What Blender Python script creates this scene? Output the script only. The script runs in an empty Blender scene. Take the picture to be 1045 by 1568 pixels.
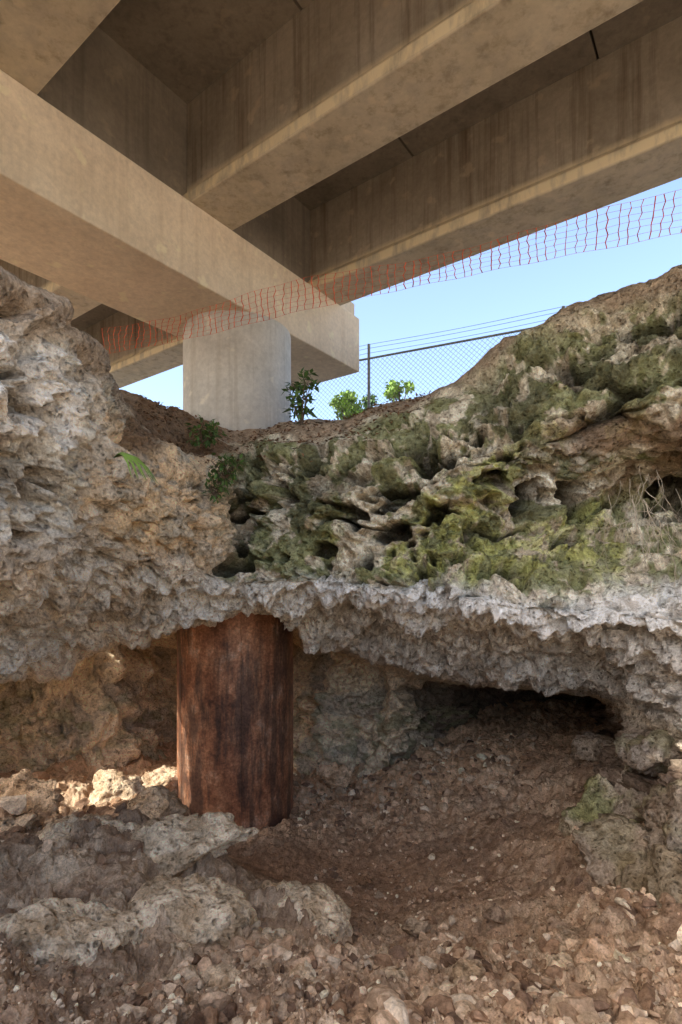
import bpy, math, random, bmesh
import numpy as np
from mathutils import Vector
random.seed(7); RNG=np.random.RandomState(11)
F=826.0; CX=522.5; HY=890.0

# ------------------------------------------------------------------ noise
PERM=RNG.permutation(256).astype(np.int32); PERM=np.concatenate([PERM,PERM,PERM])
G=RNG.normal(size=(256,3)).astype(np.float32); G/=np.linalg.norm(G,axis=1)[:,None]
RP=RNG.rand(256,3).astype(np.float32)
def hsh(i,j,k): return PERM[PERM[PERM[i&255]+(j&255)]+(k&255)]
def perlin(P):
    P=np.asarray(P,np.float32); I=np.floor(P).astype(np.int32); f=P-I
    u=f*f*f*(f*(f*6-15)+10); r=np.zeros(len(P),np.float32)
    for a in (0,1):
        wa=u[:,0] if a else 1-u[:,0]
        for b in (0,1):
            wb=u[:,1] if b else 1-u[:,1]
            for c in (0,1):
                wc=u[:,2] if c else 1-u[:,2]
                g=G[hsh(I[:,0]+a,I[:,1]+b,I[:,2]+c)]
                r+=wa*wb*wc*(g[:,0]*(f[:,0]-a)+g[:,1]*(f[:,1]-b)+g[:,2]*(f[:,2]-c))
    return r*1.5
def fbm(P,oct=4,gain=0.5,ridge=False):
    P=np.asarray(P,np.float32); r=np.zeros(len(P),np.float32); a=1.0
    for o in range(oct):
        n=perlin(P*(2.03**o)+o*17.3)
        if ridge: n=1-2*np.abs(n)
        r+=a*n; a*=gain
    return r
def worley(P):
    P=np.asarray(P,np.float32); I=np.floor(P).astype(np.int32)
    f1=np.full(len(P),9.,np.float32); f2=f1.copy(); idc=np.zeros(len(P),np.int32)
    for a in (-1,0,1):
        for b in (-1,0,1):
            for c in (-1,0,1):
                J=I+np.array([a,b,c],np.int32)
                h=hsh(J[:,0],J[:,1],J[:,2]); d=((J+RP[h]-P)**2).sum(1)
                m=d<f1; f2=np.where(m,f1,np.minimum(f2,d)); f1=np.where(m,d,f1); idc=np.where(m,h,idc)
    return np.sqrt(f1),np.sqrt(f2),idc/255.0
def ss(x,a,b):
    t=np.clip((x-a)/(b-a),0,1); return t*t*(3-2*t)
def band(x,a,b,s): return ss(x,a-s,a+s)*(1-ss(x,b-s,b+s))
A_=lambda *a: np.array(a,np.float32)

# ------------------------------------------------------------------ helpers
def mesh_np(name,V,Q,mat=None,col=None,smooth=True,parent=None):
    me=bpy.data.meshes.new(name); V=np.asarray(V,np.float32); Q=np.asarray(Q,np.int32); k=Q.shape[1]
    me.vertices.add(len(V)); me.vertices.foreach_set('co',V.ravel())
    me.loops.add(Q.size); me.loops.foreach_set('vertex_index',Q.ravel())
    me.polygons.add(len(Q)); me.polygons.foreach_set('loop_start',np.arange(0,Q.size,k,dtype=np.int32))
    me.polygons.foreach_set('loop_total',np.full(len(Q),k,np.int32))
    me.polygons.foreach_set('use_smooth',np.full(len(Q),smooth))
    me.update(calc_edges=True); me.validate()
    if col is not None:
        a=me.color_attributes.new('Col','FLOAT_COLOR','POINT')
        c=np.ones((len(V),4),np.float32); c[:,:3]=np.clip(col,0,1); a.data.foreach_set('color',c.ravel())
    ob=bpy.data.objects.new(name,me); bpy.context.collection.objects.link(ob)
    if mat: me.materials.append(mat)
    if parent: ob.parent=parent
    return ob
def mesh_py(name,verts,faces,mat=None,smooth=False,parent=None):
    me=bpy.data.meshes.new(name); me.from_pydata([tuple(v) for v in verts],[],faces); me.update()
    if smooth:
        for p in me.polygons: p.use_smooth=True
    ob=bpy.data.objects.new(name,me); bpy.context.collection.objects.link(ob)
    if mat: me.materials.append(mat)
    if parent: ob.parent=parent
    return ob
def empty(name,loc=(0,0,0)):
    e=bpy.data.objects.new(name,None); e.location=(0,0,0); bpy.context.collection.objects.link(e); return e
def gridq(nu,nv,wrap=False):
    iu=np.arange(nu if wrap else nu-1); iv=np.arange(nv-1)
    A,B=np.meshgrid(iu,iv,indexing='ij'); A2=(A+1)%nu
    return np.stack([A*nv+B,A2*nv+B,A2*nv+B+1,A*nv+B+1],-1).reshape(-1,4)
class MB:
    def __init__(s): s.v=[]; s.f=[]
    def tube(s,pts,r,n=5,r2=None):
        pts=[Vector(p) for p in pts]; base=len(s.v); m=len(pts)
        for i,p in enumerate(pts):
            d=(pts[min(i+1,m-1)]-pts[max(i-1,0)]).normalized()
            a=d.cross(Vector((0,0,1)))
            if a.length<1e-3: a=Vector((1,0,0))
            a.normalize(); b=d.cross(a); rr=r if r2 is None else r+(r2-r)*i/(m-1)
            for k in range(n):
                t=2*math.pi*k/n; s.v.append(p+(a*math.cos(t)+b*math.sin(t))*rr)
        for i in range(m-1):
            for k in range(n):
                k2=(k+1)%n; s.f.append((base+i*n+k,base+i*n+k2,base+(i+1)*n+k2,base+(i+1)*n+k))
    def quad(s,a,b,c,d):
        i=len(s.v); s.v+= [a,b,c,d]; s.f.append((i,i+1,i+2,i+3))
    def leaf(s,p,d,up,L,W):
        d=d.normalized(); side=d.cross(up)
        if side.length<1e-3: side=Vector((1,0,0))
        side.normalize(); nrm=side.cross(d); i=len(s.v)
        s.v+=[p,p+d*L*.45+side*W*.5+nrm*W*.1,p+d*L-nrm*W*.15,p+d*L*.45-side*W*.5+nrm*W*.1]
        s.f.append((i,i+1,i+2,i+3))
    def make(s,name,mat,smooth=False,parent=None): return mesh_py(name,s.v,s.f,mat,smooth,parent)

# ------------------------------------------------------------------ materials
def newmat(name):
    m=bpy.data.materials.new(name); m.use_nodes=True; nt=m.node_tree; N=nt.nodes; L=nt.links
    return m,N,L,N['Principled BSDF']
def noise(N,L,vec,scale,detail=6,rough=.6):
    n=N.new('ShaderNodeTexNoise'); n.inputs['Scale'].default_value=scale; n.inputs['Detail'].default_value=detail
    n.inputs['Roughness'].default_value=rough; L.new(vec,n.inputs['Vector']); return n.outputs['Fac']
def ramp(N,L,fac,stops):
    r=N.new('ShaderNodeValToRGB'); e=r.color_ramp.elements
    while len(e)<len(stops): e.new(.5)
    for i,(p,c) in enumerate(stops):
        e[i].position=p; e[i].color=(c if len(c)==4 else (*c,1))
    L.new(fac,r.inputs['Fac']); return r.outputs['Color']
def mix(N,L,fac,a,b,mode='MIX'):
    m=N.new('ShaderNodeMix'); m.data_type='RGBA'; m.blend_type=mode
    for s,v in ((0,fac),(6,a),(7,b)):
        if hasattr(v,'links'): L.new(v,m.inputs[s])
        elif s==0: m.inputs[0].default_value=v
        else: m.inputs[s].default_value=(*v,1)
    return m.outputs[2]
def mapping(N,L,scale,rot=(0,0,0)):
    t=N.new('ShaderNodeTexCoord'); m=N.new('ShaderNodeMapping'); m.inputs['Scale'].default_value=scale
    m.inputs['Rotation'].default_value=rot
    L.new(t.outputs['Object'],m.inputs['Vector']); return m.outputs['Vector']
def bump(N,L,bs,h,strength,dist,prev=None):
    b=N.new('ShaderNodeBump'); b.inputs['Strength'].default_value=strength; b.inputs['Distance'].default_value=dist
    L.new(h,b.inputs['Height'])
    if prev: L.new(prev,b.inputs['Normal'])
    L.new(b.outputs['Normal'],bs.inputs['Normal']); return b.outputs['Normal']

def rock_mat(name,bs1=.7,fine=45,pits=False):
    m,N,L,b=newmat(name)
    a=N.new('ShaderNodeAttribute'); a.attribute_name='Col'
    v=mapping(N,L,(1,1,1))
    n1=noise(N,L,v,9,6,.65); n2=noise(N,L,v,fine,4,.7)
    c=mix(N,L,1,a.outputs['Color'],ramp(N,L,n1,[(.28,(.55,.51,.46)),(.5,(1,1,1)),(.72,(1.35,1.34,1.32))]),'MULTIPLY')
    c=mix(N,L,1,c,ramp(N,L,n2,[(.3,(.65,.62,.58)),(.5,(1,1,1)),(.7,(1.3,1.3,1.3))]),'MULTIPLY')
    p=None
    if pits:
        nz=N.new('ShaderNodeTexNoise'); nz.inputs['Scale'].default_value=7; nz.inputs['Detail'].default_value=2; L.new(v,nz.inputs['Vector'])
        wv=N.new('ShaderNodeMix'); wv.data_type='RGBA'; wv.inputs[0].default_value=.10; L.new(v,wv.inputs[6]); L.new(nz.outputs['Color'],wv.inputs[7])
        vo=N.new('ShaderNodeTexVoronoi'); vo.feature='F1'; vo.inputs['Scale'].default_value=20; L.new(wv.outputs[2],vo.inputs['Vector'])
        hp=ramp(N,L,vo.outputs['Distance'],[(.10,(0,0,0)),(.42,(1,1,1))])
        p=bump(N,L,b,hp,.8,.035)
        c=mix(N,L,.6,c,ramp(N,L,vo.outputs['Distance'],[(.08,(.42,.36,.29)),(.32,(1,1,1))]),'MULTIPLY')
    L.new(c,b.inputs['Base Color']); b.inputs['Roughness'].default_value=.92
    b.inputs['Specular IOR Level'].default_value=.15
    bump(N,L,b,n1,bs1,.08,p)
    return m
M_rock=rock_mat('limestone',1,45,True); M_floor=rock_mat('cave_soil',1,60); M_rub=rock_mat('rubble_stone',.6,40)

def concrete(name,c0,c1,streak=.5,stain=(.25,.15,.08),rough=.85,zband=None):
    m,N,L,b=newmat(name)
    v=mapping(N,L,(1,1,1)); n1=noise(N,L,v,1.1,8,.6); n2=noise(N,L,v,14,6,.7)
    vs=mapping(N,L,(5,5,.18)); n3=noise(N,L,vs,1.3,7,.65)
    c=ramp(N,L,n1,[(.3,c0),(.7,c1)])
    c=mix(N,L,.6,c,ramp(N,L,n2,[(.3,(.72,.72,.72)),(.7,(1.15,1.15,1.15))]),'MULTIPLY')
    f=ramp(N,L,n3,[(.5,(0,0,0)),(.72,(streak,)*3)])
    c=mix(N,L,f,c,stain)
    n4=noise(N,L,v,3.2,5,.5); f2=ramp(N,L,n4,[(.62,(0,0,0)),(.68,(.4,.4,.4))])
    c=mix(N,L,f2,c,(min(1,c1[0]*1.3),min(1,c1[1]*1.22),min(1,c1[2]*1.1)))
    if zband:
        t=N.new('ShaderNodeTexCoord'); sx=N.new('ShaderNodeSeparateXYZ'); L.new(t.outputs['Object'],sx.inputs[0])
        mr=N.new('ShaderNodeMapRange'); mr.inputs['From Min'].default_value=5.44; mr.inputs['From Max'].default_value=6.1; L.new(sx.outputs['Z'],mr.inputs[0])
        zf=ramp(N,L,mr.outputs[0],[(.0,(.25,.25,.25)),(.05,(.95,.95,.95)),(.36,(.95,.95,.95)),(.55,(0,0,0))])
        n5=noise(N,L,mapping(N,L,(3,3,1)),1.7,5,.6)
        zf2=mix(N,L,1,zf,ramp(N,L,n5,[(.35,(.4,.4,.4)),(.55,(1,1,1))]),'MULTIPLY')
        c=mix(N,L,zf2,c,zband)  # ochre stain on the flange band, brightened to paint in its lit strip
    L.new(c,b.inputs['Base Color']); b.inputs['Roughness'].default_value=rough
    bump(N,L,b,n2,.25,.01); return m
M_girder=concrete('girder_concrete',(.34,.285,.215),(.56,.485,.385),.85,(.15,.10,.06),zband=(1,.84,.56))
M_cap=concrete('cap_concrete',(.74,.61,.46),(.90,.77,.60),.3,(.5,.36,.23))
M_deck=concrete('deck_concrete',(.20,.168,.13),(.32,.27,.21),.5,(.10,.075,.055))
M_col=concrete('column_concrete',(.54,.52,.48),(.80,.77,.72),.5,(.34,.29,.22))

def rust_mat():
    m,N,L,b=newmat('rusted_steel')
    v=mapping(N,L,(1,1,1)); vs=mapping(N,L,(1.8,1.8,.28)); vf=mapping(N,L,(8,8,1.6))
    n1=noise(N,L,vs,1.2,7,.7); n2=noise(N,L,vf,1,6,.7); n3=noise(N,L,v,24,6,.7); n4=noise(N,L,v,2.2,8,.72)
    c=ramp(N,L,n4,[(.34,(.16,.075,.05)),(.46,(.38,.17,.095)),(.56,(.56,.29,.17)),(.68,(.74,.54,.42))])
    c=mix(N,L,ramp(N,L,n1,[(.48,(0,0,0)),(.56,(.75,.75,.75))]),c,(.085,.062,.055))
    c=mix(N,L,.8,c,ramp(N,L,n2,[(.3,(.65,.6,.55)),(.65,(1.3,1.3,1.25))]),'MULTIPLY')
    c=mix(N,L,.8,c,ramp(N,L,n3,[(.35,(.5,.5,.5)),(.65,(1.4,1.4,1.4))]),'MULTIPLY')
    L.new(c,b.inputs['Base Color']); b.inputs['Roughness'].default_value=.4; b.inputs['Metallic'].default_value=.15
    bump(N,L,b,n3,.4,.01); return m
M_rust=rust_mat()
def plain(name,col,rough=.6,metal=0,var=.3,scale=20):
    m,N,L,b=newmat(name); v=mapping(N,L,(1,1,1)); n=noise(N,L,v,scale,4)
    lo=tuple(x*(1-var) for x in col); hi=tuple(min(1,x*(1+var)) for x in col)
    L.new(ramp(N,L,n,[(.35,lo),(.65,hi)]),b.inputs['Base Color'])
    b.inputs['Roughness'].default_value=rough; b.inputs['Metallic'].default_value=metal; return m
M_steel=plain('galvanised_steel',(.30,.31,.32),.5,.3)
M_net=plain('orange_plastic',(.66,.12,.04),.5)
M_leaf=plain('leaf',(.09,.17,.04),.55,0,.5,9)
M_leafb=plain('leaf_bright',(.20,.32,.06),.5,0,.45,3)
M_bark=plain('bark',(.16,.11,.075),.9)
M_root=plain('dry_root',(.46,.40,.31),.9)
M_litter=plain('leaf_litter',(.22,.12,.065),.9,0,.6,14)

# ------------------------------------------------------------------ sinkhole rim (full ring loft)
# station -> rows G0,G1,C,F1..F5,L,M1,M2,L2,U,B0..B3 ; (row height in pixels of a level 826 px lens, distance) or (None,z,distance)
ST={
-150:[(None,5.2,14),(None,4.9,6),(200,3.4),(330,3.1),(470,2.9),(620,2.8),(740,2.8),(860,2.9),(930,3.3),(980,4.0),(1020,4.9),(1050,5.6),(1040,7.2),(820,9.9),(1090,9.7),(1190,9.4),(1310,9.2)],
0:[(None,2.6,14),(None,2.1,6),(412,3.3),(480,3.1),(560,3.05),(660,3.1),(760,3.2),(850,3.4),(910,3.8),(960,4.5),(1000,5.4),(1032,6.0),(1015,7.4),(800,10.0),(1080,9.8),(1180,9.5),(1310,9.2)],
100:[(None,2.7,14),(None,2.2,7),(475,3.9),(530,3.7),(600,3.6),(690,3.7),(780,3.85),(845,4.1),(880,4.4),(930,5.2),(975,6.2),(1014,6.8),(1005,7.9),(800,10.2),(1080,10.0),(1180,9.6),(1300,9.3)],
160:[(None,2.8,14),(None,2.3,8),(540,4.9),(590,4.6),(650,4.5),(720,4.55),(780,4.7),(830,4.9),(872,5.2),(920,5.9),(965,6.6),(1000,7.1),(990,8.3),(980,10.6),(1080,10.3),(1180,9.9),(1300,9.5)],
185:[(None,2.9,14),(None,2.75,10),(606,7.9),(628,5.3),(670,4.95),(730,4.9),(785,5.0),(832,5.2),(875,5.5),(920,6.1),(960,6.7),(990,7.1),(980,8.8),(975,11.0),(1080,10.7),(1180,10.3),(1300,10)],
215:[(None,2.9,14),(None,2.75,10),(612,8.1),(656,6.1),(692,5.4),(742,5.25),(790,5.35),(835,5.6),(880,5.9),(920,6.3),(955,6.8),(982,7.1),(972,8.9),(975,11.6),(1080,11.3),(1180,11),(1300,10.6)],
280:[(None,2.9,14),(None,2.7,10),(635,8.4),(667,7.4),(702,6.4),(748,5.85),(795,5.85),(840,6.0),(885,6.25),(918,6.5),(945,6.8),(966,7.0),(955,8.6),(985,12.4),(1090,12.2),(1180,11.8),(1300,11.4)],
335:[(None,2.9,14),(None,2.7,10),(652,8.5),(676,7.6),(702,6.9),(750,6.5),(800,6.45),(845,6.5),(890,6.5),(915,6.7),(935,7.0),(955,7.25),(945,8.8),(975,12.7),(1080,12.5),(1170,12),(1300,11.6)],
370:[(None,2.9,14),(None,2.7,10),(655,8.5),(672,8.0),(690,7.5),(750,7.4),(800,7.35),(848,7.1),(890,6.8),(915,6.9),(933,7.1),(948,7.35),(940,8.8),(975,12.8),(1080,12.5),(1170,12),(1300,11.6)],
420:[(None,3.0,14),(None,2.7,10),(656,8.3),(676,7.3),(696,6.75),(750,6.6),(800,6.6),(850,6.6),(898,6.6),(920,6.9),(935,7.2),(948,7.45),(942,8.8),(978,12.8),(1080,12.5),(1160,12),(1290,11.6)],
500:[(None,3.2,14),(None,2.8,10),(646,8.2),(664,7.2),(684,6.55),(750,6.4),(800,6.4),(850,6.4),(908,6.3),(935,7.2),(965,8.0),(992,8.8),(985,10.0),(1005,12.0),(1070,11.4),(1145,11.2),(1270,10.8)],
600:[(None,3.5,14),(None,3.0,10.5),(622,8.2),(640,7.0),(668,6.4),(745,6.2),(800,6.2),(850,6.15),(915,6.0),(950,7.1),(990,8.0),(1028,8.8),(1025,9.6),(1045,10.6),(1090,10.4),(1145,10.4),(1270,10.2)],
700:[(None,3.8,13),(None,3.4,10.5),(582,7.3),(604,6.6),(645,6.15),(720,6.0),(790,6.0),(850,5.95),(925,5.7),(960,6.7),(1000,7.6),(1045,8.4),(1040,10),(1052,12.3),(1080,12.2),(1125,11.8),(1260,11.3)],
800:[(None,4.0,12),(None,3.7,10),(508,6.7),(545,6.3),(610,6.0),(700,5.85),(770,6.1),(845,5.9),(938,5.45),(970,6.3),(1010,7.1),(1060,7.9),(1050,10.2),(1050,14.5),(1090,15.5),(1125,15),(1250,13)],
900:[(None,4.2,12),(None,3.9,9.5),(456,6.4),(510,6.0),(595,5.75),(675,5.75),(750,6.4),(830,6.1),(944,5.3),(975,6.0),(1015,6.8),(1066,7.5),(1055,9.8),(1050,14),(1085,15),(1120,14),(1250,12)],
955:[(None,4.3,12),(None,4.0,9),(432,6.2),(485,5.8),(575,5.55),(660,5.6),(745,6.4),(825,6.05),(946,5.15),(985,5.7),(1020,6.2),(1065,6.7),(1090,7.1),(1120,7.3),(1150,7.1),(1200,6.7),(1420,5.6)],
1045:[(None,4.3,12),(None,4.0,8.5),(402,5.85),(465,5.5),(560,5.3),(652,5.35),(740,6.1),(820,5.8),(944,4.9),(1000,5.2),(1050,5.35),(1100,5.4),(1150,5.4),(1200,5.2),(1270,4.9),(1360,4.5),(1600,3.8)],
1200:[(None,4.2,11),(None,3.9,8),(345,5.6),(430,5.1),(540,4.9),(640,4.9),(740,5.2),(820,5.1),(940,4.6),(1000,4.6),(1060,4.6),(1110,4.5),(1160,4.4),(1220,4.2),(1300,3.9),(1420,3.6),(1700,3.1)],
}
rows=17; azs=[];RR=[];ZZ=[]
for px in sorted(ST):
    az=math.atan((px-CX)/F); r=[];z=[]
    for t in ST[px]:
        if t[0] is None: Y=t[2]; zz=t[1]
        else: Y=t[1]; zz=(HY-t[0])*Y/F
        r.append(Y/math.cos(az)); z.append(zz)
    azs.append(az);RR.append(r);ZZ.append(z)
def back(azd,rc,ztop):
    zs=[min(ztop*.8,1.2),ztop,ztop]+list(np.linspace(ztop-.3,-3.4,14))
    rs=[rc+5.5,rc+1.2,rc]+[rc-.2*math.sin(i) -.09*i for i in range(14)]
    azs.append(math.radians(azd));RR.append(rs);ZZ.append(zs)
for a,rc,zt in ((62,6.0,2.6),(90,6.5,1.4),(125,8,.6),(160,9,.2),(195,9,.2),(225,7,1.6),(248,4.9,4.8),(262,4.9,6.6),(282,4.9,7.0),(291,4.8,6.6),(301,4.3,5.28),(312,4.0,4.9)): back(a,rc,zt)  # unseen rim at left and behind, raised to block sun from the foreground
azs=np.array(azs); RR=np.array(RR); ZZ=np.array(ZZ)
azs=np.where(azs<-1.0,azs+2*math.pi,azs)
o=np.argsort(azs); azs=azs[o];RR=RR[o];ZZ=ZZ[o]
azs=np.concatenate([azs,[azs[0]+2*math.pi]]); RR=np.vstack([RR,RR[:1]]); ZZ=np.vstack([ZZ,ZZ[:1]])
a0=math.atan((-70-CX)/F); a1=math.atan((1115-CX)/F)
U=np.concatenate([np.linspace(a0,a1,900),np.linspace(a1,a0+2*math.pi,142)[1:-1]])
Uq=np.where(U<azs[0],U+2*math.pi,U)
nu=len(U)
R=np.stack([np.interp(Uq,azs,RR[:,k]) for k in range(rows)],1); Z=np.stack([np.interp(Uq,azs,ZZ[:,k]) for k in range(rows)],1)
ker=np.hanning(23)[1:-1]; ker/=ker.sum(); h=len(ker)//2
def smo(A):
    B=np.vstack([A[-h:],A,A[:h]]); return np.stack([np.convolve(B[:,k],ker,'valid') for k in range(A.shape[1])],1)
R=smo(R);Z=smo(Z)
cnt=[14,26,50,48,62,62,58,64,44,40,40,18,24,40,44,30]
def catm(A,i,t):
    p0=A[:,max(i-1,0)];p1=A[:,i];p2=A[:,i+1];p3=A[:,min(i+2,rows-1)]
    t=t[None,:]; f=lambda x:x[:,None]; k=.38
    m1=f(p2-p0)*k; m2=f(p3-p1)*k
    return f(p1)*(2*t**3-3*t**2+1)+m1*(t**3-2*t**2+t)+f(p2)*(-2*t**3+3*t**2)+m2*(t**3-t**2)
Rc=[];Zc=[];Vp=[]
for i,c in enumerate(cnt):
    t=np.linspace(0,1,c,endpoint=(i==len(cnt)-1)); Rc.append(catm(R,i,t));Zc.append(catm(Z,i,t));Vp.append(i+t)
Rd=np.hstack(Rc);Zd=np.hstack(Zc);vpar=np.concatenate(Vp);nv=Rd.shape[1]
P=np.stack([Rd*np.sin(U)[:,None],Rd*np.cos(U)[:,None],Zd],-1)
def gnorm(P):
    du=np.roll(P,-1,0)-np.roll(P,1,0)
    dv=np.gradient(P,axis=1); n=np.cross(du,dv); l=np.linalg.norm(n,axis=2,keepdims=True); return n/np.maximum(l,1e-9)
n=gnorm(P)
chk=(n[:860,200:300]*(-P[:860,200:300])).sum()
if chk<0: n=-n
for _ in range(5):
    n=(n+np.roll(n,8,0)+np.roll(n,-8,0)); m2=n.copy(); m2[:,8:]+=n[:,:-8]; m2[:,:-8]+=n[:,8:]; n=m2/np.linalg.norm(m2,axis=2,keepdims=True)
p=P.reshape(-1,3).astype(np.float32); nn=n.reshape(-1,3).astype(np.float32)
VV=np.tile(vpar,nu); AZ=np.repeat(np.where(U>math.pi,U-2*math.pi,U),nv)
PX=np.repeat(np.where(np.abs(U)<1.2,CX+F*np.tan(np.clip(U,-1.2,1.2)),np.where(U>0,3000,-3000)),nv)
warp=np.stack([fbm(p*1.3+5,3),fbm(p*1.3+31,3),fbm(p*1.3+77,3)],1)
wrp2=np.stack([fbm(p*5+5,3),fbm(p*5+31,3),fbm(p*5+77,3)],1)
big=fbm(p*.9+3,3)
zsc=(1+.75*ss(PX,320,420))[:,None]
def an(q,s):
    o=q*s; o=o.copy(); o[:,2:3]*=zsc; return o.astype(np.float32)
q=p+warp*.16+wrp2*.03
st=fbm(an(q,1.1)+9,4)
w1,w2,i1=worley(an(q,1.5))
w3,w4,i3=worley(an(p+warp*.12+wrp2*.04,3.6)+5)
w5,w6,i5=worley(an(p+warp*.05+wrp2*.02,9.5))
fine=fbm(p*11,4,.62)
ledge=band(PX,350,3000,25)*band(VV,2.8,8.1,.4)
leftw=(1-ss(PX,330,370))*band(VV,1.8,8.2,.4)
lipz=band(VV,7.7,11.4,.3)
gw=ss(PX,560,680)
ground=1-ss(VV,2.0-.4*gw,3.0-.7*gw)
bk=ss(VV,12,12.8)
flat=1-np.clip(np.abs(nn[:,2]),0,1); fk=.28+.72*ss(flat,.2,.7)
fk=np.maximum(fk,lipz*.9)
pil1=ss(w2-w1,0,.5); pil3=ss(w4-w3,0,.5); pil5=ss(w6-w5,0,.5)
d=big*(.13+.25*bk)
d+=st*(.08+.08*ledge+.06*lipz+.1*bk+.06*leftw)*(1-.8*ground)*fk
d+=(pil1-.7)*(.07+.10*ledge+.06*leftw+.12*bk+.05*lipz)*(1-.7*ground)*fk
d+=(i1-.5)*pil1*(.09+.12*ledge+.05*lipz+.05*leftw+.1*bk)*(1-.7*ground)*fk
d+=(pil3-.7)*(.05+.02*ledge+.03*leftw+.04*bk+.03*lipz)*(1-.5*ground)*fk
d+=(i3-.5)*pil3*(.055+.02*ledge+.01*leftw)*(1-.6*ground)*fk
d+=((pil5-.7)*.022+(i5-.5)*pil5*.022)*fk
d+=fine*.018*fk+fbm(p*3.3+8,4,.58)*.07*(1-.5*ground)*fk
gr=np.abs(perlin((p+warp*.2)*A_(.45,.45,2.1)+33))
gm_=ss(fbm(p*1.3+11,2),-.2,.15)
d-=(1-ss(gr,0,.10))*(.34*ledge*flat+.05*leftw+.1*bk+.05*lipz)*gm_
pit=ss(fbm(q*A_(1.7,1.7,3.0)+60,3),.26,.46)
d-=pit*(.36*ledge+.14*leftw+.08*lipz+.04)*(1-ground)*fk
hol,_,hr=worley(q*A_(1.3,1.3,2.2)+20)
d-=ledge*(1-ss(hol,.20,.35))*.6*(hr>.55)*fk
holb,_,hrb=worley((p+warp*.08+wrp2*.03)*A_(2.8,2.8,4.4)+50)
d-=(ledge*1.2+leftw*1.0+lipz*.4+.1)*(1-ss(holb,.2,.35))*.26*(hrb>.6)*(1-ground)*fk
holc,_,hrc=worley((p+warp*.08+wrp2*.02)*A_(6,6,8)+80)
d-=(ledge*1.0+leftw*1.2+lipz*.6)*(1-ss(holc,.2,.38))*.10*(hrc>.55)*(1-ground)*fk
lipf=band(VV,7.3,9.2,.3)*ss(PX,450,560)
d+=fbm(p*A_(4.5,4.5,.6)+12,3)*.05*lipf
drip=fbm(p*A_(3.0,3.0,.9)+12,2)
p2=p+nn*d[:,None]
p2[:,2]-=np.maximum(drip,0)*.07*band(VV,8.0,9.0,.35)*ss(PX,450,600)
p2[:,2]+=ground*fbm(p*1.8+2,4)*.05
# colours (albedo, with light and shade painted in at places)
def C(*c): return np.array(c,np.float32)
def lay(col,c,m): return col*(1-m[:,None])+c*m[:,None]
cn=fbm(p*1.1+90,4); cn2=fbm(p*3.1+190,4,.6); cn3=fbm(p*.7+290,3); cn4=fbm(p*6+390,4,.65)
vw=VV+cn*.35; xw=PX+cn2*40
col=np.tile(C(.78,.67,.52),(len(p),1))
col=lay(col,C(1,.94,.84),(1-ss(xw,110,210))*band(vw,1.8,8,.5))
col=lay(col,C(1,.76,.50),band(xw,190,345,30)*band(vw,2,8,.6)*ss(cn2,-.35,.15))
col=lay(col,C(1,.94,.84),band(vw,7.5,11.6,.4)*(1-ss(xw,480,560)))
col=lay(col,C(.92,.70,.46),band(vw,7.5,11.6,.4)*(1-ss(xw,480,560))*ss(cn3,.05,.3)*.5)
col=lay(col,C(.66,.57,.43),ss(xw,350,400)*band(vw,2,7.9,.4))
col=lay(col,C(.98,.91,.74),ss(xw,350,400)*band(vw,2.6,7.9,.4)*ss(cn4,-.15,.15))
moss=ss(cn2+.35*st+.25*nn[:,2]+.2*cn,-.1,.16)*ss(xw,340,400)*band(vw,3.1-.5*gw,8.0,.3)
col=lay(col,C(.20,.24,.07),moss*.76)
ym=ss(cn+.3*st,-.05,.18)*band(xw,500,1010,60)*band(vw,4.6,7.9,.4)*ss(cn4,-.2,.15)
col=lay(col,C(.58,.59,.19),ym*.7)
gm=ss(cn,.0,.3)*(1-ss(xw,100,420))*band(vw,2.5,7,.5)
col=lay(col,C(.5,.48,.3),gm*.25)
col=lay(col,C(1,.99,.96),ss(xw,430,520)*band(vw,7.6,8.9,.22))  # pale lip stone, whitened further to paint in sunlight
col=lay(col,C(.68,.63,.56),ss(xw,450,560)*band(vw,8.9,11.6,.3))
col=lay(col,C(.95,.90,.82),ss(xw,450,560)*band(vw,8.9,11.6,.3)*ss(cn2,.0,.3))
col=lay(col,C(.28,.185,.12),ss(xw,790,900)*band(vw,4.6,6.2,.3)*ss(cn,-.3,.1)*.85)
blk=ss(cn3+.4*cn2,.10,.4)*ss(xw,340,380)*band(vw,3,6.6,.4)
col=lay(col,C(.09,.08,.062),blk*.5)
blk2=ss(cn3-.5*cn2,.15,.42)*(1-ss(xw,230,330))*band(vw,3,10,.4)
col=lay(col,C(.52,.46,.39),blk2*.5)
deep=ss(-d,.15,.40)*ledge  # painted cavity shade: colour darkens with depth of the recess
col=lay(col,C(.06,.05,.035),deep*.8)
deepl=ss(-d,.13,.3)*leftw  # same painted recess shade on the left wall
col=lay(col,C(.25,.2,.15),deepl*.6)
col=lay(col,C(.50,.39,.285),(1-ss(vw,2.5-.2*gw,3.0-.35*gw)))
col=lay(col,C(.30,.2,.125),band(xw,200,350,20)*(1-ss(vw,3.4,3.9)))
col=lay(col,C(1,.82,.58),ss(vw,12,12.8)*(1-ss(xw,620,720)))  # back wall painted brighter, standing in for sun that misses it
col=lay(col,C(.55,.47,.37),ss(vw,12,12.8)*(1-ss(xw,620,720))*ss(cn,.05,.25)*.7)
col=lay(col,C(.26,.19,.14),ss(vw,12,12.8)*ss(xw,580,700))
bg=ss(cn2,.05,.3)*ss(vw,13.4,14.2)
col=lay(col,C(.38,.38,.2),bg*.5*(1-ss(xw,700,900)))
col[np.abs(PX)>1500]=C(.74,.62,.47)
Q=gridq(nu,nv,True)
azq=np.degrees(AZ[Q[:,0]]); vq=VV[Q[:,0]]
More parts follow.
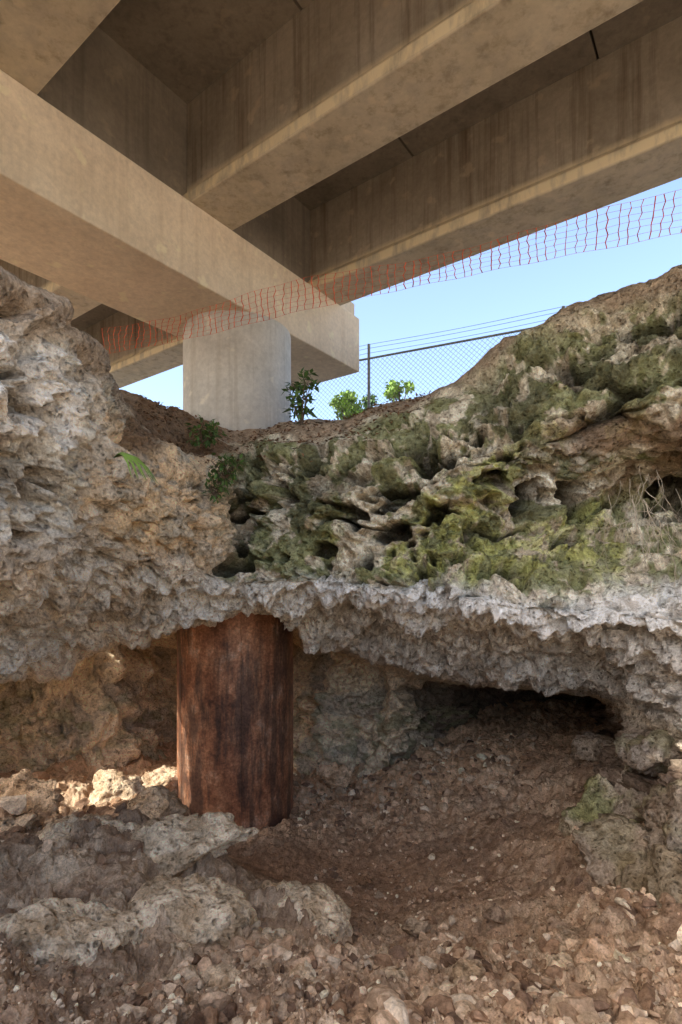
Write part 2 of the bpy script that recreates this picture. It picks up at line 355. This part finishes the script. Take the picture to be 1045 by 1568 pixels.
kill=((azq>-62)&(azq<-25.5)&(vq<1.7))|((azq>-41)&(azq<-25.5)&(vq>11.9)&(vq<12.9))|((azq>-47.5)&(azq<-39.3)&(vq>8.8))  # faces cut away out of view to let sun into the left cave
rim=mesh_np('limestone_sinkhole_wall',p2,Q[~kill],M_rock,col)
ua=np.radians(np.linspace(-84,-26.2,140)); va=np.linspace(0,1,50)
UA,VA=np.meshgrid(ua,va,indexing='ij'); RA=14.6+1.6*VA+ .3*np.sin(UA*9)
ends=np.clip(np.minimum(np.degrees(UA)+84,-26.2-np.degrees(UA))/10,0,1); RA=RA-(1-ends)*2.6
tp=np.stack([RA*np.sin(UA),RA*np.cos(UA),-4.2+6.7*VA],-1).reshape(-1,3).astype(np.float32)
dd=fbm(tp*.8,5)*.45; tp[:,:2]*=(1+dd/15)[:,None]
mesh_np('trench_rock_wall',tp,gridq(140,50),M_rock,np.tile(C(.85,.72,.55),(len(tp),1)))  # outer side of the unseen trench opened for the sun

# ------------------------------------------------------------------ cave floor (height field)
CT=[(0,1568,2.3),(250,1568,2.4),(500,1568,2.5),(750,1568,2.5),(1045,1568,2.4),(-150,1500,2.6),
(0,1450,3.2),(0,1360,4.2),(0,1300,5.2),(0,1250,6.6),(90,1265,5.9),(150,1252,5.7),(230,1258,5.5),(300,1290,5.3),(335,1350,4.9),(60,1330,4.6),(200,1330,4.7),
(120,1400,3.9),(250,1400,4.1),(350,1375,4.7),(420,1380,4.8),(480,1405,4.7),
(300,1440,3.8),(420,1460,3.8),(150,1490,3.1),(300,1510,3.0),
(120,1235,8.2),(220,1240,8.2),(360,1283,8.3),(300,1285,7.6),(420,1300,7.6),(350,1320,7.2),(420,1340,6.9),(480,1370,6.4),(250,1290,7.4),
(530,1400,5.9),(560,1435,5.0),(650,1455,4.4),(800,1455,4.1),(900,1430,4.2),(600,1510,3.2),(850,1510,3.1),
(620,1340,6.9),(560,1270,8.5),(600,1210,10),(500,1190,11.2),(640,1165,10.6),(700,1150,11),(750,1122,11.6),(850,1128,11.2),(800,1200,8.7),(900,1240,7.2),(930,1170,8.0),
(720,1270,7.6),(750,1340,6.2),(850,1350,5.5),(960,1290,5.7),(1000,1400,4.3),(1045,1440,3.7),(650,1400,5.5),
(200,1195,9.8),(50,1200,8.8),(-100,1230,7.5)]
cx=[];cz=[]
for px,py,Y in CT: cx.append(((px-CX)/F*Y,Y)); cz.append((HY-py)/F*Y)
for x,y,z in ((0,0,-1.6),(0,1.2,-1.65),(-3,0,-1.6),(3.5,0,-1.6),(0,-4,-1.5),(-5,-3,-1.3),(5,-4,-1.4),(0,-8,-1.0),(-8,2,-2.2),(-12,4,-2.2),(-12,9,-2.5),(8,2,-1.9),(9,9,-3),(6,14,-3.4),(0,15,-3.6),(-8,12,-3.2),(-9,7,-2.8),(0,18,-3),(9,-8,-.8),(-9,-8,-.8)):
    cx.append((x,y)); cz.append(z)
cx=np.array(cx);cz=np.array(cz)
K=-np.linalg.norm(cx[:,None]-cx[None],axis=2)
W=np.linalg.solve(np.block([[K-np.eye(len(cx))*.08,np.ones((len(cx),1))],[np.ones((1,len(cx))),np.zeros((1,1))]]),np.concatenate([cz,[0]]))
def base_h(x,y):
    D=np.zeros(len(x))
    for i in range(len(cx)): D+=-np.sqrt((x-cx[i,0])**2+(y-cx[i,1])**2+.02)*W[i]
    return D+W[-1]
def smoothness(x,y):
    return np.clip(np.exp(-(((x+.6)/1.7)**2+((y-6.8)/1.3)**2))+.55*np.exp(-(((x-1.6)/2.0)**2+((y-6.5)/2.2)**2)),0,1)
def floor_h(x,y,color=False):
    h=base_h(x,y); p=np.stack([x,y,h],-1).astype(np.float32)
    s=smoothness(x,y); k=1-.8*s
    oc=band(x,-4.5,-.25,.35)*band(y,2.7,6.0,.5)
    d=fbm(p*1.1,4)*.17*k+fbm(p*3,5,.64)*.10*k+fbm(p*10,4,.68)*.036*(.45+.55*k)
    hh=h+d; stp=.2; tt=hh/stp+fbm(p*A_(.8,.8,.2)+70,4)*1.3; fr=tt-np.floor(tt)
    hh=hh+oc*(ss(fr,.2,.7)-fr)*stp*.5
    if not color: return hh
    cn=fbm(p*.9+200,4); cn2=fbm(p*3+20,4,.6); cn4=fbm(p*9+70,4,.7)
    col=np.tile(C(.60,.42,.28),(len(x),1))
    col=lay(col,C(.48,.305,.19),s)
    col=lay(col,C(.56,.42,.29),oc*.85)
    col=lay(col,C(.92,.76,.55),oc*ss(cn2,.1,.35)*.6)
    col=lay(col,C(.82,.66,.48),ss(cn2+.5*cn4,.0,.28)*(1-s)*(1-oc)*.55)
    col=lay(col,C(.24,.15,.10),ss(-cn-.3*cn4,.0,.32)*.5)
    col=lay(col,C(.92,.61,.37),ss(y,8.5,10)*.6)  # far floor painted warm and bright in place of sunlight
    col=lay(col,C(.74,.62,.47),(1-ss(y,.5,1.5)))  # unseen floor behind the camera, paled to bounce light into the cave
    return hh,col
Ua=np.concatenate([np.linspace(-.72,.72,820),np.linspace(.72,2*math.pi-.72,120)[1:-1]])
Ra=1.15*np.exp(np.linspace(0,math.log(17/1.15),600))
X=(Ra[None]*np.sin(Ua)[:,None]).ravel();Yy=(Ra[None]*np.cos(Ua)[:,None]).ravel()
hh,fc=floor_h(X,Yy,True)
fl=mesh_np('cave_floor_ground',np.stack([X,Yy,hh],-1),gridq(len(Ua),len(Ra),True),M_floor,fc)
t=np.linspace(0,2*math.pi,25)[:-1]; 
mesh_py('cave_floor_soil',[(0,0,-1.6)]+[(1.3*math.sin(a),1.3*math.cos(a),-1.75) for a in t],[(0,1+(i+1)%24,1+i) for i in range(24)],M_litter)

# ------------------------------------------------------------------ rocks
def ico(sub):
    bm=bmesh.new(); bmesh.ops.create_icosphere(bm,subdivisions=sub,radius=1); bm.verts.ensure_lookup_table()
    v=np.array([x.co[:] for x in bm.verts],np.float32); f=np.array([[q.index for q in x.verts] for x in bm.faces],np.int32); bm.free(); return v,f
def rockshape(v,seed,ang=.9,ncut=11,lo=.42):
    r=np.random.RandomState(seed); p=v.copy()
    for _ in range(ncut):
        nrm=r.normal(size=3); nrm/=np.linalg.norm(nrm); dd=lo+r.rand()*.38
        s=p@nrm; m=s>dd; p[m]-=np.outer((s[m]-dd)*ang,nrm)
    p+=v*(fbm(v*1.6+seed*3.3,3)*.16)[:,None]
    return p
ivs,ifs=ico(2)
TMP=[rockshape(ivs,i,1.0,9,.3) for i in range(24)]
def rubble(name,pts,seed,colr):
    r=np.random.RandomState(seed); Vs=[];Fs=[];Cs=[];b=0
    for (x,y,z,s) in pts:
        t=TMP[r.randint(24)]*np.array([1,.5+.5*r.rand(),.4+.5*r.rand()])*s*1.25
        a,bb=r.rand()*6.28,(r.rand()-.5)*2.4; ca,sa=math.cos(a),math.sin(a); cb,sb=math.cos(bb),math.sin(bb)
        M=np.array([[ca,-sa,0],[sa,ca,0],[0,0,1]])@np.array([[1,0,0],[0,cb,-sb],[0,sb,cb]])
        Vs.append(t@M.T+[x,y,z+s*.2]); Fs.append(ifs+b); b+=len(t)
        c=colr[r.randint(len(colr))]; Cs.append(np.tile(np.array(c)*(.75+.5*r.rand()),(len(t),1)))
    return mesh_np(name,np.vstack(Vs),np.vstack(Fs),M_rub,np.vstack(Cs),smooth=False)
pts=[]
r=np.random.RandomState(5)
def scatter(X,Y,s0,s1,pw=3):
    hs=floor_h(X,Y)
    return [(x,y,z,s0+(s1-s0)*r.rand()**pw) for x,y,z in zip(X,Y,hs)]
def clump(X,Y,th=-.1):
    m=fbm(np.stack([X*1.4,Y*1.4,X*0+3],-1),3)>th; return X[m],Y[m]
def sc(n,a,b,ya,yb,s0,s1,pw=3,th=None):
    Y=ya+(yb-ya)*r.rand(n); X=((a+(b-a)*r.rand(n))-CX)/F*Y
    if th is not None: X,Y=clump(X,Y,th)
    return scatter(X,Y,s0,s1,pw)
pts+=sc(4200,-60,1110,2.1,3.2,.004,.030,2.5)
pts+=sc(1000,200,1110,2.3,3.7,.02,.09,2,-.1)
pts+=sc(1100,480,1110,3.2,4.8,.012,.085,3,-.1)
pts+=sc(2200,480,1110,3.2,8.5,.005,.03,2)
pts+=sc(1000,480,1100,4.3,8.5,.008,.075,4,-.1)
pts+=sc(500,250,520,2.8,4.0,.01,.05,2.5,0)
pts+=sc(1000,430,820,8.5,11.5,.02,.12,3)
pts+=sc(350,-60,300,4.5,9.5,.01,.08,4)
pts+=sc(120,-60,260,6.5,9,.08,.26,2)
rub=rubble('rubble_stones',pts,3,[(.70,.53,.37),(.50,.34,.22),(.92,.76,.57),(.36,.23,.145),(.6,.43,.29),(.24,.155,.105)])
iv4,if4=ico(5)
def boulder(px,py,Y,s,seed,c=(.90,.72,.51),flat=.75,moss=0,wide=1.15):
    v=rockshape(iv4,seed,.97,8,.36)*np.array([wide,1,flat])*s*1.1
    c0=np.array([(px-CX)/F*Y,Y,(HY-py)/F*Y])
    w=(v+c0).astype(np.float32); wq=w+np.stack([fbm(w*3,3)]*3,1)*.15; a,b,i1=worley(wq*4/ max(s,.3)**.5); d=fbm(w*2.6,6,.62)*.10*s+(ss(b-a,0,.3)-.8)*.07*s+(i1-.5)*.12*s*ss(b-a,0,.2)+fbm(w*12,4)*.012
    w=w+iv4*d[:,None]
    cc=np.tile(C(*c),(len(w),1)); n1=fbm(w*3+9,4); cc=lay(cc,C(c[0]*.62,c[1]*.54,c[2]*.46),ss(n1,-.0,.35)*.8)
    if moss: cc=lay(cc,C(.36,.39,.15),ss(fbm(w*2.2+33,3)+.3*iv4[:,2],-.1,.25)*moss)
    return mesh_np('boulder',w,if4,M_rock,cc)
boulder(915,1262,6.6,.68,3,(.74,.64,.46),.85,.7)
boulder(985,1335,5.3,.55,4,(.5,.4,.3),.8,.2)
boulder(1040,1400,4.5,.5,24,(.42,.33,.24),.9,.1); boulder(1060,1290,5.1,.5,25,(.42,.34,.26),.9,.2)
boulder(925,1150,8.3,.36,5,(.55,.44,.33)); boulder(985,1215,6.6,.42,26,(.5,.41,.32),.8,.2)
boulder(935,1520,3.3,.30,6,(.92,.66,.45),.9); boulder(985,1545,3.0,.2,27,(.7,.5,.35),.9)
boulder(860,1490,3.6,.13,7); boulder(1025,1510,3.2,.2,8,(.5,.38,.28))
boulder(240,1240,7.2,.33,9); boulder(45,1228,7.0,.55,10,(.9,.68,.46)); boulder(10,1285,5.9,.36,11,(.9,.68,.46))
boulder(110,1275,6.0,.26,12); boulder(170,1215,8.4,.4,28); boulder(250,1195,9.2,.35,29)
boulder(520,1185,10.2,.3,15,(.9,.65,.43)); boulder(600,1505,3.25,.09,16); boulder(720,1495,3.4,.10,17)
boulder(560,1345,6.6,.10,18,(.5,.33,.21)); boulder(1040,1150,6.3,.5,19,(.48,.41,.34),.9,.3)
boulder(860,1425,4.3,.14,20,(.5,.36,.25)); boulder(900,1445,4.1,.2,21,(.58,.46,.34)); boulder(640,1420,4.9,.12,46,(.6,.46,.32)); boulder(760,1400,5.0,.1,47,(.5,.36,.25))
boulder(470,1510,3.2,.11,48); boulder(340,1500,3.2,.12,49); boulder(590,1475,3.7,.13,50); boulder(690,1530,2.9,.08,51)
SL=[(435,1410,4.6,.38,31,.66),(345,1412,4.35,.44,32,.66),(245,1425,4.05,.46,33,.62),(150,1452,3.7,.46,34,.62),(50,1490,3.35,.44,35,.62),
(300,1296,5.25,.44,36,.54),(205,1288,5.4,.49,37,.5),(105,1302,5.2,.48,38,.5),(20,1345,4.8,.48,40,.48),(395,1450,4.15,.22,41,.6),(265,1488,3.5,.22,42,.6),(480,1430,4.3,.18,43,.7)]
for px,py,Y,s_,sd_,fl_ in SL: boulder(px,py,Y,s_,sd_,(1,.84,.61),fl_,0,1.4)

# ------------------------------------------------------------------ ground to horizon
A=np.linspace(0,2*math.pi,257)[:-1]; rr=np.array([0,.5,2,6,14,40,120,500,2500.]); V=[]
for a in A:
    bk_=.5-.5*math.cos(a); ad=math.degrees(a)-360
    tr=min(max((ad+86)/8,0),1)*min(max((-18-ad)/8,0),1) if ad>-90 else 0
    for k in rr:
        R0=11+5.2*tr+k; V.append((R0*math.sin(a),R0*math.cos(a),2.4-2.3*(bk_**1.5)*math.exp(-k/60)*(1-.8*tr)+.08*math.sin(a*5+k)*(k<100)))
M_gr=plain('dry_ground',(.68,.58,.44),.95,0,.2,2)
mesh_np('ground',np.array(V),gridq(256,len(rr),True),M_gr)

# ------------------------------------------------------------------ bridge
e1=Vector((-.8063,.5915,0)); e2=Vector((.5915,.8063,0))
def W3(p_,q_,z): return e2*p_+e1*q_+Vector((0,0,z))
bridge=empty('highway_bridge')
def prism(name,prof,q0,q1,mat,bev=.012,seg=1):
    n_=len(prof); v=[]
    for s in range(seg+1):
        qq=q0+(q1-q0)*s/seg
        v+=[W3(a,qq,z) for a,z in prof]
    f=[tuple(range(n_)),tuple(range(seg*n_+n_-1,seg*n_-1,-1))]
    for s in range(seg):
        for i in range(n_):
            j=(i+1)%n_; f.append((s*n_+i,(s+1)*n_+i,(s+1)*n_+j,s*n_+j))
    ob=mesh_py(name,v,f,mat,False,bridge)
    bm=bmesh.new(); bm.from_mesh(ob.data); bmesh.ops.recalc_face_normals(bm,faces=bm.faces); bm.to_mesh(ob.data); bm.free()
    if bev:
        md=ob.modifiers.new('b','BEVEL'); md.width=bev; md.segments=2; md.limit_method='ANGLE'
    return ob
ZG=5.44; ZD=7.0; QE=-9  # near span ends early, out of view, to admit more sky light
def gprof(c,z=ZG):
    H=ZD-z
    return [(c-.4,z),(c+.4,z),(c+.4,z+.17),(c+.31,z+.27),(c+.31,z+H+.02),(c-.31,z+H+.02),(c-.31,z+.27),(c-.4,z+.17)]
GC=[8.19,5.36,2.46,-.4]  # last girder is unseen, added to keep sun off foreground and ledge
for i,c in enumerate(GC):
    prism('girder_near',gprof(c),6.62,QE,M_girder,.018)
    prism('girder_far',gprof(c),7.8,32,M_girder,.018)
for a,b in ((-.08,2.14),(2.78,5.04),(5.68,7.87)):
    prism('diaphragm',[(a,ZG+.012),(b,ZG+.012),(b,ZD+.01),(a,ZD+.01)],6.5,6.8,M_deck,0)
    prism('diaphragm',[(a,ZG+.012),(b,ZG+.012),(b,ZD+.01),(a,ZD+.01)],7.6,7.9,M_deck,0)
PMIN=-1.3  # unseen deck edge, pushed out to shade the foreground
edges=[33,20,8]+[7.2]+[4.3,1.5,-1.3,-4.1,-6.9,QE]
for a,b in zip(edges[:-1],edges[1:]):
    prism('deck_panel',[(PMIN,ZD),(9.6,ZD),(9.6,ZD+.12),(PMIN,ZD+.12)],a-.018,b+.018,M_deck,0)
prism('deck_slab',[(PMIN,ZD+.125),(9.6,ZD+.125),(9.6,ZD+.32),(PMIN,ZD+.32)],33,QE,M_deck,0)
for c in (PMIN+.2,9.4):
    prism('parapet',[(c-.2,ZD+.325),(c+.2,ZD+.325),(c+.1,ZD+1.15),(c-.1,ZD+1.15)],33,QE,M_col,0)
def box(name,p0,p1,q0,q1,z0,z1,mat,bev=.02): return prism(name,[(p0,z0),(p1,z0),(p1,z1),(p0,z1)],q0,q1,mat,bev)
box('pier_cap',-6,9.24,6.3,8.0,4.33,ZG,M_cap)
box('cap_end_wall',8.72,9.24,6.42,7.9,ZG+.003,ZG+.34,M_cap)
cc=W3(6.62,7.12,0)
def lathe(name,c,prof,n_,mat,parent=None):
    v=[];f=[]
    for r_,z in prof:
        for k in range(n_): a=2*math.pi*k/n_; v.append((c.x+r_*math.cos(a),c.y+r_*math.sin(a),z))
    m_=len(prof)
    for i in range(m_-1):
        for k in range(n_):
            k2=(k+1)%n_; f.append((i*n_+k,i*n_+k2,(i+1)*n_+k2,(i+1)*n_+k))
    return mesh_py(name,v,f,mat,True,parent)
lathe('pier_column',cc,[(.935,1.5),(.935,4.34)],96,M_col,bridge)
lathe('pier_column',W3(-3.2,7.12,0),[(.935,-3),(.935,4.34)],64,M_col,bridge)
pipe=empty('steel_pipe_casing')
lathe('casing_wall',cc+Vector((-.03,0,0)),[(1.005,-4.6),(1.005,-2.4),(1.005,-.2),(1.005,1.4),(.5,1.42)],128,M_rust,pipe)
mb=MB()
for a in (-2.45,-1.3):
    pc=cc+Vector((-.03+1.006*math.cos(a),1.006*math.sin(a),0)); mb.tube([pc+Vector((0,0,-4.5)),pc+Vector((0,0,1))],.010,6)
mb.make('weld_seams',M_rust,True,pipe)

# ------------------------------------------------------------------ fence
fence=empty('chain_link_fence')
fa=Vector((-1.2,11.96,0)); fd=Vector((2.43,-1.1,0)).normalized()
zt=4.60; zb=3.0
mb=MB(); Lf=9.0
mb.tube([fa+Vector((0,0,zt)),fa+fd*Lf+Vector((0,0,zt+.02))],.022,8)
for s in (1.95,1.95+3.72,1.95+7.2):
    mb.tube([fa+fd*s+Vector((0,0,zb-.6)),fa+fd*s+Vector((0,0,zt+.3))],.03,8)
for hgt in (.12,.22,.3):
    pp=[]
    for i in range(25):
        s=Lf*i/24; pp.append(fa+fd*s+Vector((0,0,zt+hgt-.03*math.sin(((s-1.95)%3.6)/3.6*math.pi))))
    mb.tube(pp,.005,3)
mb.make('posts_and_rails',M_steel,True,fence)
mb=MB(); H=zt-zb; pitch=.10
k=-H
while k<Lf:
    for sg in (1,-1):
        x0,x1=(k,k+H) if sg>0 else (k+H,k)
        dx=x1-x0; lo=(0-x0)/dx; hi=(Lf-x0)/dx
        if lo>hi: lo,hi=hi,lo
        t0=max(0,lo);t1=min(1,hi)
        if t0<t1: mb.tube([fa+fd*(x0+dx*t0)+Vector((0,0,zb+H*t0)),fa+fd*(x0+dx*t1)+Vector((0,0,zb+H*t1))],.0032,3)
    k+=pitch
mb.make('wire_mesh',M_steel,False,fence)

# ------------------------------------------------------------------ orange safety net
mb=MB(); A0=Vector((-3.75,8.5,3.78)); A1=Vector((5.6,5.35,4.16)); nS=120
def netp(s,h):
    base=A0.lerp(A1,s); sag=-.03*math.sin(s*math.pi*3.0)**2-.02*math.sin(s*9)
    w=.012*math.sin(s*70+h*5)
    return base+Vector((w,.10*h*math.sin(s*14)+w,sag*.6+(h-.5)*(.40+.03*math.sin(s*11))))
NR=7
for j in range(NR):
    mb.tube([netp(i/nS,j/(NR-1)) for i in range(nS+1)],.0018,4)
nV=92
for i in range(nV+1):
    s=i/nV+random.uniform(-.0016,.0016); mb.tube([netp(min(1,max(0,s+.0012*math.sin(i*2+hh_*3))),hh_/(NR-1)) for hh_ in range(NR)],random.uniform(.005,.0075),4)
mb.make('orange_safety_net',M_net)

# ------------------------------------------------------------------ vegetation
def RV(s=1): return Vector((random.gauss(0,1),random.gauss(0,1),random.gauss(0,1))).normalized()*s
def w_at(px,py,Y): return Vector(((px-CX)/F*Y,Y,(HY-py)/F*Y))
def sapling(name,base,h,spread,nst,leaf=.09,lm=None,nl=14):
    e=empty(name); st=MB(); lf=MB()
    for s in range(nst):
        top=base+Vector((random.uniform(-spread,spread),random.uniform(-spread,spread),h*random.uniform(.55,1)))
        mid=base.lerp(top,.5)+RV(.04); st.tube([base,mid,top],.012,5,.004)
        for k in range(nl):
            t=random.uniform(.3,1); pt=base.lerp(mid,t*2) if t<.5 else mid.lerp(top,t*2-1)
            d=(RV()+Vector((0,0,.2))); q_=pt+d*.08; st.tube([pt,q_],.003,3)
            for _ in range(2): lf.leaf(q_,RV()+d*.7+Vector((0,0,-.2)),Vector((0,0,1))+RV(.4),leaf*random.uniform(.7,1.3),leaf*.55)
    st.make('stems',M_bark,True,e); lf.make('leaves',lm or M_leaf,False,e); return e
sapling('young_shrub',w_at(462,655,7.9),.80,.17,7,.12,None,14)
sapling('low_plant',w_at(310,678,7.0),.22,.22,9,.09,None,10)
sapling('low_plant',w_at(345,735,6.3),.25,.16,8,.08,None,10)
sapling('low_plant',w_at(330,762,6.2),.18,.12,6,.07,None,8)
def blades(name,base,n_,L,mat,out):
    e=MB()
    for i in range(n_):
        a=random.uniform(-1.2,1.2); d=Vector((math.cos(a)*out[0],-abs(math.sin(a))*.5,0)).normalized(); 
        pp=[base+d*L*t*1.0+Vector((0,0,L*(.55*t-1.15*t*t))) for t in (0,.25,.5,.75,1)]
        side=d.cross(Vector((0,0,1))).normalized()
        for j in range(4):
            w0=.022*(1-j/4)*1.0+.002; w1=.022*(1-(j+1)/4)+.001
            e.quad(pp[j]-side*w0+Vector((0,0,w0)),pp[j]+side*w0,pp[j+1]+side*w1,pp[j+1]-side*w1+Vector((0,0,w1)))
    return e.make(name,mat)
blades('fern_tuft',w_at(178,702,4.3),13,.34,M_leafb,(1,0))
def tree(name,base,h,w,n_,mat,L=.16):
    e=empty(name); tr=MB(); lf=MB(); top=base+Vector((0,0,h))
    tr.tube([base,base.lerp(top,.5)+Vector((.1,0,0)),top],.12,8,.03)
    cl=[]
    for i in range(26):
        a=random.uniform(0,6.28); t=random.uniform(.35,1.0); rr=w*random.uniform(.3,1)*math.sin(min(1,(1.15-t)/.8)*1.57)
        s=base.lerp(top,t*.8); c=base+Vector((math.cos(a)*rr,math.sin(a)*rr,h*t)); tr.tube([s,s.lerp(c,.5)+RV(.1),c],.04,5,.008); cl.append(c)
    for c in cl:
        sz=random.uniform(.3,.6)*w*.45
        for k in range(n_):
            q_=c+RV(sz*random.random()**.4)*1; lf.leaf(q_,RV(),Vector((0,0,1))+RV(.7),L*random.uniform(.7,1.3),L*.6)
    tr.make('trunk_and_limbs',M_bark,True,e); lf.make('crown',mat,False,e)
tree('tree',Vector((.35,18.5,2.4)),3.95,1.2,110,M_leafb)
tree('tree',Vector((2.1,19.5,2.4)),4.65,1.2,110,M_leafb)
tree('tree',Vector((1.2,21,2.4)),4.6,1.3,110,M_leaf)
lit=MB()
for i in range(1500):
    px=random.uniform(215,660); Y=random.uniform(6.6,8.4)
    ui=int(np.argmin(np.abs(U-math.atan((px-CX)/F)))); row=P[ui]; seg=row[14:150]; j=14+int(np.argmin(np.abs(seg[:,1]-Y)))
    c=p2[ui*nv+j]; pt=Vector(c.tolist())+Vector((0,0,.015))
    lit.leaf(pt,Vector((random.gauss(0,1),random.gauss(0,1),random.gauss(0,.3))),Vector((0,0,1))+RV(.4),.06,.035)
lit.make('leaf_litter',M_litter)
rt=MB()
def root(a,steps,dirn,r0,depth=0):
    pts_=[a]; d=dirn.normalized()
    for i in range(steps):
        d=(d+RV(.35)+Vector((0,0,-.12))).normalized(); pts_.append(pts_[-1]+d*.06)
        if depth<2 and random.random()<.25: root(pts_[-1],steps//2,d+RV(.9),r0*.6,depth+1)
    rt.tube(pts_,r0,4,r0*.25)
for i in range(16):
    px=random.uniform(930,1060); root(w_at(px,random.uniform(700,760),5.35-random.random()*.3),random.randint(8,14),Vector((random.uniform(-.4,.4),-.35,-1)),random.uniform(.002,.004))
for px in (968,985): root(w_at(px,765,4.9),12,Vector((.2,-.1,-1)),.008)
for i in range(18):
    root(w_at(random.uniform(985,1070),random.uniform(790,810),4.85),7,Vector((random.uniform(-.6,.6),-.5,-1)),.003)
rt.make('hanging_roots',M_root)

# ------------------------------------------------------------------ light, world, camera
azs_=math.radians(238); el=math.radians(42)
sun_h=Vector((math.sin(azs_),math.cos(azs_),0))
dirs=Vector((sun_h.x*math.cos(el),sun_h.y*math.cos(el),math.sin(el)))
sd=bpy.data.lights.new('sun','SUN'); sd.energy=5; sd.angle=math.radians(.53); sd.color=(1,.93,.82)
so=bpy.data.objects.new('sun',sd); bpy.context.collection.objects.link(so); so.rotation_euler=dirs.to_track_quat('Z','Y').to_euler()
w=bpy.data.worlds.new('World'); bpy.context.scene.world=w; w.use_nodes=True
nt=w.node_tree; sk=nt.nodes.new('ShaderNodeTexSky'); sk.sky_type='NISHITA'; sk.sun_disc=False
sk.sun_elevation=el; sk.sun_rotation=math.atan2(sun_h.x,sun_h.y); sk.dust_density=3.0; sk.ozone_density=.8
bgn=nt.nodes['Background']; nt.links.new(sk.outputs[0],bgn.inputs[0]); bgn.inputs[1].default_value=.47
cam=bpy.data.cameras.new('camera'); cam.sensor_fit='VERTICAL'; cam.sensor_height=36; cam.sensor_width=24
cam.lens=F/1568*36; cam.shift_y=(HY-784)/1568; cam.clip_end=5000; cam.clip_start=.05
co=bpy.data.objects.new('camera',cam); co.rotation_euler=(math.pi/2,0,0); bpy.context.collection.objects.link(co)
s=bpy.context.scene; s.camera=co
s.view_settings.view_transform='Standard'; s.view_settings.look='None'; s.view_settings.exposure=0
